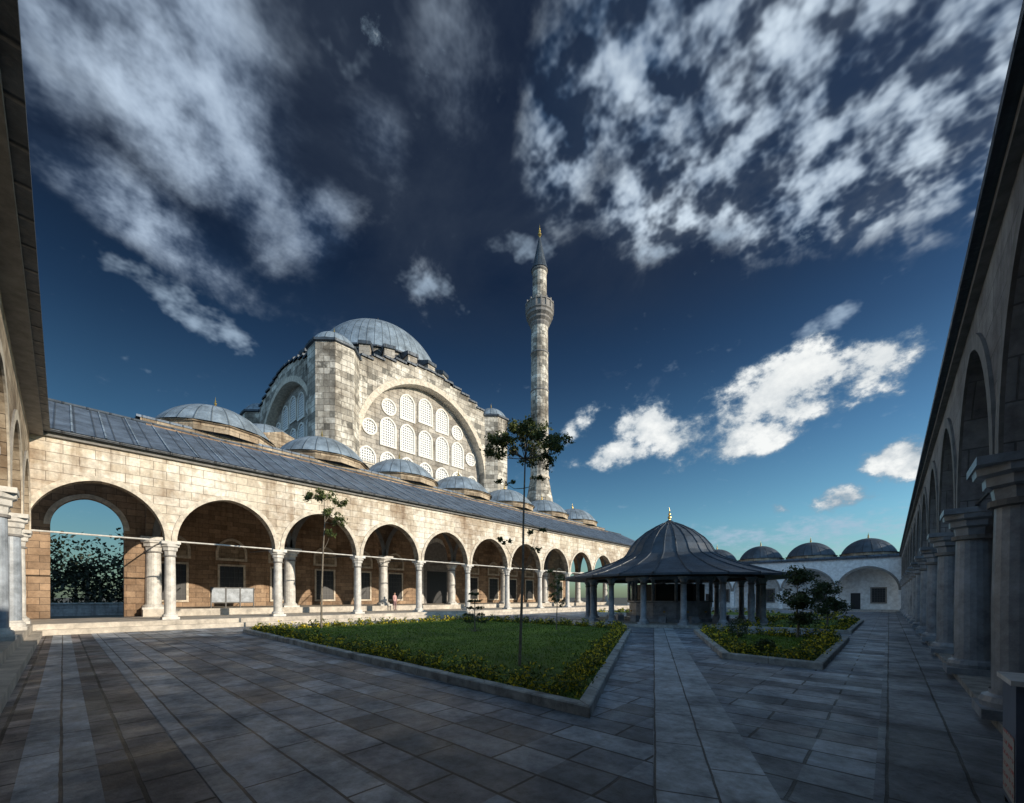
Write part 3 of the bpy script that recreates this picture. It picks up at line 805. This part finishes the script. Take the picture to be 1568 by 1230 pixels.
for i in range(44):
    x=-66+random.uniform(-12,4);y=-32+i*1.5+random.uniform(-1,1);h=random.uniform(6,9.3)
    if y>12 and x>-72: continue
    b.tube((x,y,G),(x,y,G+h*.6),.25,.1,'bark',5)
    for _ in range(12):
        c0=Vector((x+random.gauss(0,1.5),y+random.gauss(0,1.5),G+random.uniform(1.0,h)))
        for _ in range(60):
            leafquad(lv,c0+Vector((random.gauss(0,.8),random.gauss(0,.8),random.gauss(0,.6))),.5,'leaff')
b.build('trunks',root);lv.build('leaves',root)
b=MB();b.box(-56,-55.6,-30,12,G,G+1.1,'plaster');b.box(-56.1,-55.5,-30,12,G+1.1,G+1.22,'kerb');b.build('garden_wall')

# ---------------------------------------------------------------- notice cabinet, sign, person
root=empty('display_board')
b=MB();bx,by=-36.6,8.7
zb_=PL+.45
b.box(bx-.05,bx+.05,by-1.35,by+1.35,zb_+.35,zb_+.42,'iron')
b.box(bx-.05,bx+.05,by-1.35,by+1.35,zb_+1.45,zb_+1.52,'iron')
for q in (-1.38,-.47,.45,1.36): b.box(bx-.06,bx+.06,by+q-.03,by+q+.03,zb_,zb_+1.55,'iron')
for q in (-1.33,-.42,.5): b.box(bx-.02,bx+.02,by+q,by+q+.84,zb_+.43,zb_+1.44,'greymarble')
b.build('board',root)
root=empty('information_sign')
sx,sy=0.72,4.95
b=MB()
m,nt,bs=newmat('sign_face',0.4)
ob=N(nt,'ShaderNodeTexCoord').outputs['UV'];sp=N(nt,'ShaderNodeSeparateXYZ');L(nt,ob,sp.inputs[0])
f=math_(nt,'GREATER_THAN',math_(nt,'FRACT',math_(nt,'MULTIPLY',sp.outputs[1],11)),.6)
f2=math_(nt,'GREATER_THAN',noise(nt,ob,28,2,.5),.5)
L(nt,mixc(nt,math_(nt,'MULTIPLY',f,f2),(.5,.52,.5),(.45,.05,.04)),bs.inputs['Base Color']);M['signf']=m
M['signb']=plain('sign_blue',(0.13,0.17,0.25),.4)
b.box(sx,sx+.05,sy,sy+.5,G+.05,G+1.04,'signb')
b.face([(sx-.004,sy+.04,G+.1),(sx-.004,sy+.46,G+.1),(sx-.004,sy+.46,G+.62),(sx-.004,sy+.04,G+.62)],'signf')
b.box(sx+.05,sx+.36,sy+.02,sy+.07,G+.05,G+1.04,'signb')
b.face([(sx+.07,sy+.016,G+.1),(sx+.34,sy+.016,G+.1),(sx+.34,sy+.016,G+.6),(sx+.07,sy+.016,G+.6)],'signf')
b.box(sx-.03,sx+.39,sy-.03,sy+.53,G+1.04,G+1.08,'white')
b.build('panel',root)
b=MB();b.box(sx,sx+.3,sy+.05,sy+.1,G,G+.05,'iron');b.box(sx,sx+.3,sy+.4,sy+.45,G,G+.05,'iron');b.build('feet',root)

def person(x,y,z,h,heading,shirt,trouser):
    root=empty('standing_person');root.location=(x,y,z);root.rotation_euler=(0,0,heading)
    k=h/1.7
    V=[((0,0,.93),.13),((0,0,1.12),.12),((0,.01,1.32),.15),((0,.0,1.45),.07),((0,.0,1.52),.055),((0,.015,1.6),.085),((0,.01,1.68),.07),
       ((.19,0,1.38),.06),((.24,.02,1.12),.045),((.22,.1,.9),.035),((.22,.13,.81),.03),
       ((-.19,0,1.38),.06),((-.25,.0,1.12),.045),((-.24,.07,.9),.035),((-.23,.1,.81),.03),
       ((.1,0,.85),.09),((.11,.02,.48),.06),((.11,0,.08),.042),((.12,.14,.04),.035),
       ((-.1,0,.85),.09),((-.12,.06,.48),.06),((-.12,.0,.08),.042),((-.13,.14,.04),.035)]
    E=[(0,1),(1,2),(2,3),(3,4),(4,5),(5,6),(2,7),(7,8),(8,9),(9,10),(2,11),(11,12),(12,13),(13,14),(0,15),(15,16),(16,17),(17,18),(0,19),(19,20),(20,21),(21,22)]
    me=bpy.data.meshes.new('body');me.from_pydata([tuple(c*k for c in v[0]) for v in V],E,[])
    o=bpy.data.objects.new('body',me);scene.collection.objects.link(o);o.parent=root
    o.modifiers.new('skin','SKIN')
    for i,v in enumerate(V): me.skin_vertices[0].data[i].radius=(v[1]*k,v[1]*k)
    me.skin_vertices[0].data[0].use_root=True
    o.modifiers.new('sub','SUBSURF').levels=2; o.modifiers['sub'].render_levels=2
    m,nt,b=newmat('clothes',.8)
    sp=N(nt,'ShaderNodeSeparateXYZ');L(nt,N(nt,'ShaderNodeTexCoord').outputs['Object'],sp.inputs[0])
    r=N(nt,'ShaderNodeValToRGB');L(nt,math_(nt,'MULTIPLY',sp.outputs[2],1/(1.8*k)),r.inputs[0]);r.color_ramp.interpolation='CONSTANT'
    el=r.color_ramp.elements;el[0].color=(.03,.02,.02,1);el[1].position=.05;el[1].color=(*trouser,1)
    for p_,c_ in ((.5,shirt),(.83,(.45,.28,.2)),(.925,(.03,.02,.015))):
        e=el.new(p_);e.color=(*c_,1)
    L(nt,r.outputs[0],b.inputs['Base Color']);me.materials.append(m)
    hb=MB();M['skin_']=M.get('skin_') or plain('skin',(.45,.28,.2),.6)
    hb.tube((0,.09*k,1.6*k),(0,.115*k,1.575*k),.01*k,.016*k,'skin_',6)
    for s_ in (-1,1): hb.tube((s_*.08*k,.01,1.61*k),(s_*.095*k,0,1.57*k),.015*k,.012*k,'skin_',6)
    hb.build('nose_ears',root)
    fb=MB()
    for s_ in (.22,-.23):
        yy=.13 if s_>0 else .1
        for q in range(4): fb.tube((s_*k+(q-1.5)*.004,(yy-.02+q*.014)*k,.8*k),(s_*k,(yy-.01+q*.016)*k,(.72+.005*q)*k),.009*k,.006*k,'skin_',5)
        fb.tube((s_*k,(yy+.03)*k,.83*k),(s_*.92*k,(yy+.07)*k,.78*k),.01*k,.007*k,'skin_',5)
    fb.build('fingers',root)
person(-34.0,9.9+11.0,PL,1.68,math.radians(-70),(.6,.35,.33),(.25,.15,.16))

for o in list(scene.objects):
    if o.parent is None: o.location.z+= -G

# ---------------------------------------------------------------- camera, sun, sky
cam=bpy.data.cameras.new('camera');co=bpy.data.objects.new('camera',cam);scene.collection.objects.link(co)
co.location=(0,0,-G);co.rotation_euler=(math.pi/2,0,TH)
cam.sensor_width=36;cam.lens=36*630/1568;cam.shift_y=(915-615)/1568;cam.clip_end=6000;cam.clip_start=0.05
scene.camera=co
SE=math.radians(17);SA=math.radians(70)
sd=Vector((math.sin(SA)*math.cos(SE),math.cos(SA)*math.cos(SE),math.sin(SE)))
sl=bpy.data.lights.new('sun','SUN');sl.energy=5.0;sl.angle=math.radians(.5);sl.color=(1,.88,.71)
so=bpy.data.objects.new('sun',sl);scene.collection.objects.link(so);so.rotation_euler=sd.to_track_quat('Z','Y').to_euler();so.location=(60,0,60)

wd=bpy.data.worlds.new('World');scene.world=wd;wd.use_nodes=True
try:
    wd.cycles.sampling_method='MANUAL'; wd.cycles.sample_map_resolution=512
except Exception as ex: print(ex)
nt=wd.node_tree;bg=nt.nodes['Background']
sky=N(nt,'ShaderNodeTexSky');sky.sky_type='NISHITA';sky.sun_disc=False;sky.sun_elevation=SE;sky.sun_rotation=SA
d=N(nt,'ShaderNodeTexCoord').outputs['Generated'];sp=N(nt,'ShaderNodeSeparateXYZ');L(nt,d,sp.inputs[0])
X,Y,Z=sp.outputs
mm=lambda *a:math_(nt,*a)
fwd=mm('ADD',mm('MULTIPLY',X,-sn),mm('MULTIPLY',Y,cs));rgt=mm('ADD',mm('MULTIPLY',X,cs),mm('MULTIPLY',Y,sn))
AZ=mm('MULTIPLY',mm('ARCTAN2',rgt,fwd),57.2958);EL=mm('MULTIPLY',mm('ARCSINE',Z),57.2958)
def ell(a0,e0,ra,re,rot=0,w=1.0):
    r=math.radians(rot);da=mm('SUBTRACT',AZ,a0);de=mm('SUBTRACT',EL,e0)
    x=mm('ADD',mm('MULTIPLY',da,math.cos(r)/ra),mm('MULTIPLY',de,math.sin(r)/ra))
    y=mm('ADD',mm('MULTIPLY',da,-math.sin(r)/re),mm('MULTIPLY',de,math.cos(r)/re))
    q=mm('SQRT',mm('ADD',mm('MULTIPLY',x,x),mm('MULTIPLY',y,y)))
    return mrange(nt,q,0.15,1.35,w,0,True)
def union(l):
    o=l[0]
    for k in l[1:]: o=mm('MAXIMUM',o,k)
    return o
den=mm('ADD',mm('MAXIMUM',Z,0.0),0.3)
cb=N(nt,'ShaderNodeCombineXYZ');L(nt,mm('DIVIDE',X,den),cb.inputs[0]);L(nt,mm('DIVIDE',Y,den),cb.inputs[1])
PV=cb.outputs[0]
def nz(vec,s,det=4,r=.6,dist=0.0):
    n=N(nt,'ShaderNodeTexNoise');n.inputs['Scale'].default_value=s;n.inputs['Detail'].default_value=det;n.inputs['Roughness'].default_value=r;n.inputs['Distortion'].default_value=dist;L(nt,vec,n.inputs[0]);return n.outputs[0]
up=union([ell(-38,45,15,11,-35,1.0),ell(-32,40,12,7,-35,1.0),ell(-26,38.5,8.5,5,8,1.1),ell(-42,34.5,14,4.2,-10,1.0),ell(-50,44,9,14,0,.8),ell(-18,47,7,3.5,0,.6),ell(-5,52,14,7,0,.5)])
ur=union([ell(19,53,20,11,0),ell(33,46,19,9,-12),ell(38,38,14,5.2,-8),ell(7,49,8,9,0,1.0),ell(23,42.5,16,5.2,-4),ell(48,40,9,12,0,.9)])
nA=nz(PV,3.2,6,.62,.3);nB=nz(PV,16,3,.6);nC=nz(PV,6,5,.62)
dU=mm('ADD',up,mm('MULTIPLY',mm('SUBTRACT',nA,.5),2.6))
dU=mm('MULTIPLY',mrange(nt,dU,.28,1.2,0,1,True),mrange(nt,nC,.36,.58,.25,1,True))
mot=mrange(nt,mm('ADD',mm('MULTIPLY',nB,.68),mm('MULTIPLY',nC,.32)),.43,.58,.08,1,True)
dR=mm('ADD',ur,mm('MULTIPLY',mm('SUBTRACT',nA,.5),1.7))
dR=mm('MULTIPLY',mrange(nt,dR,.22,.85,0,1,True),mot)
wisp=union([ell(-38,28.7,9.5,1.8,-14,.9),ell(1.5,40.4,6,1.7,0,.8),ell(-13,36.7,6,1.3,3,.55),ell(23,38.3,12,1.1,-3,.75),ell(36.5,27.8,6,1.1,16,.75),ell(36,7.2,20,2.6,0,.85),ell(-30,19,9,2,0,.3)])
dW=mm('ADD',wisp,mm('MULTIPLY',mm('SUBTRACT',mm('MULTIPLY',mm('ADD',nC,nB),.5),.5),4.2));dW=mrange(nt,dW,.35,1.45,0,.75,True)
sc=N(nt,'ShaderNodeMapping');sc.inputs['Scale'].default_value=(1,1,1.4);L(nt,d,sc.inputs[0])
cu=union([ell(25,20.8,11,4.6,8),ell(33.5,22.8,9,5.2,2),ell(41,23.4,8,3.4,8),ell(18,22,7,3.6,0),ell(14,18.5,9,3.4,6,.85),ell(28,18.5,11,3.6,0,.9),ell(44,13.8,5,2.8,0),ell(38.7,10.5,3.6,2,0),ell(9.2,22.4,3.6,2.8,20,.85),ell(32.8,10.2,1.6,1,0,.8)])
nD=nz(sc.outputs[0],9,9,.62)
dC=mm('ADD',cu,mm('MULTIPLY',mm('SUBTRACT',nD,.5),2.9));dC=mrange(nt,dC,.45,.92,0,1,True)
ramp=N(nt,'ShaderNodeValToRGB');L(nt,mrange(nt,Z,0.0,0.75,0,1),ramp.inputs[0])
e=ramp.color_ramp.elements;e[0].color=(.68,.95,1.02,1);e[1].color=(.10,.14,.22,1)
for p_,c_ in ((.22,(.56,.96,1.12)),(.42,(.34,.62,.82)),(.62,(.18,.32,.47)),(.8,(.09,.15,.24))):
    q=e.new(p_);q.color=(*c_,1)
base=mixc(nt,1.0,sky.outputs[0],ramp.outputs[0],'MULTIPLY')
base=mixc(nt,1.0,base,grey(nt,mrange(nt,AZ,-45,50,.55,1.4)),'MULTIPLY')
K=1/0.1
def sc3(c,k=K): return tuple(x*k for x in c)
hi=mm('MULTIPLY',mrange(nt,nA,.35,.7,.1,.75),mrange(nt,Z,.5,.68,0,1))
base=mixc(nt,hi,base,sc3((.035,.05,.08)))
lum=mm('ADD',mm('MULTIPLY',nB,.5),mm('MULTIPLY',nA,.5))
hc=mixc(nt,mrange(nt,lum,.42,.62,0,1),sc3((.07,.14,.26)),sc3((.66,.77,.88)))
hcl=mixc(nt,mrange(nt,mm('ADD',mm('MULTIPLY',nC,.6),mm('MULTIPLY',nA,.4)),.42,.64,0,1),sc3((.06,.11,.21)),sc3((.55,.67,.82)))
c=mixc(nt,mm('MULTIPLY',dU,.9),base,hcl)
c=mixc(nt,mm('MULTIPLY',dR,.95),c,hc)
c=mixc(nt,dW,c,sc3((.40,.52,.66)))
cc=mixc(nt,mrange(nt,dC,.25,1,0,1),sc3((.26,.36,.46)),sc3((.93,.95,.94)))
cc=mixc(nt,mm('MULTIPLY',mrange(nt,nD,.42,.62,.9,0),mrange(nt,EL,18.5,23,1,.45)),cc,sc3((.24,.33,.42)))
c=mixc(nt,dC,c,cc)
# unseen blue cloud fill added behind the photographer to light the shaded courtyard
back_fill=mm('MULTIPLY',mrange(nt,fwd,.12,-.25,0,1,True),mrange(nt,Z,-.02,.1,0,1))
c=mixc(nt,mm('MULTIPLY',back_fill,mrange(nt,nA,.3,.6,.6,1)),c,sc3((.34,.60,.90)))
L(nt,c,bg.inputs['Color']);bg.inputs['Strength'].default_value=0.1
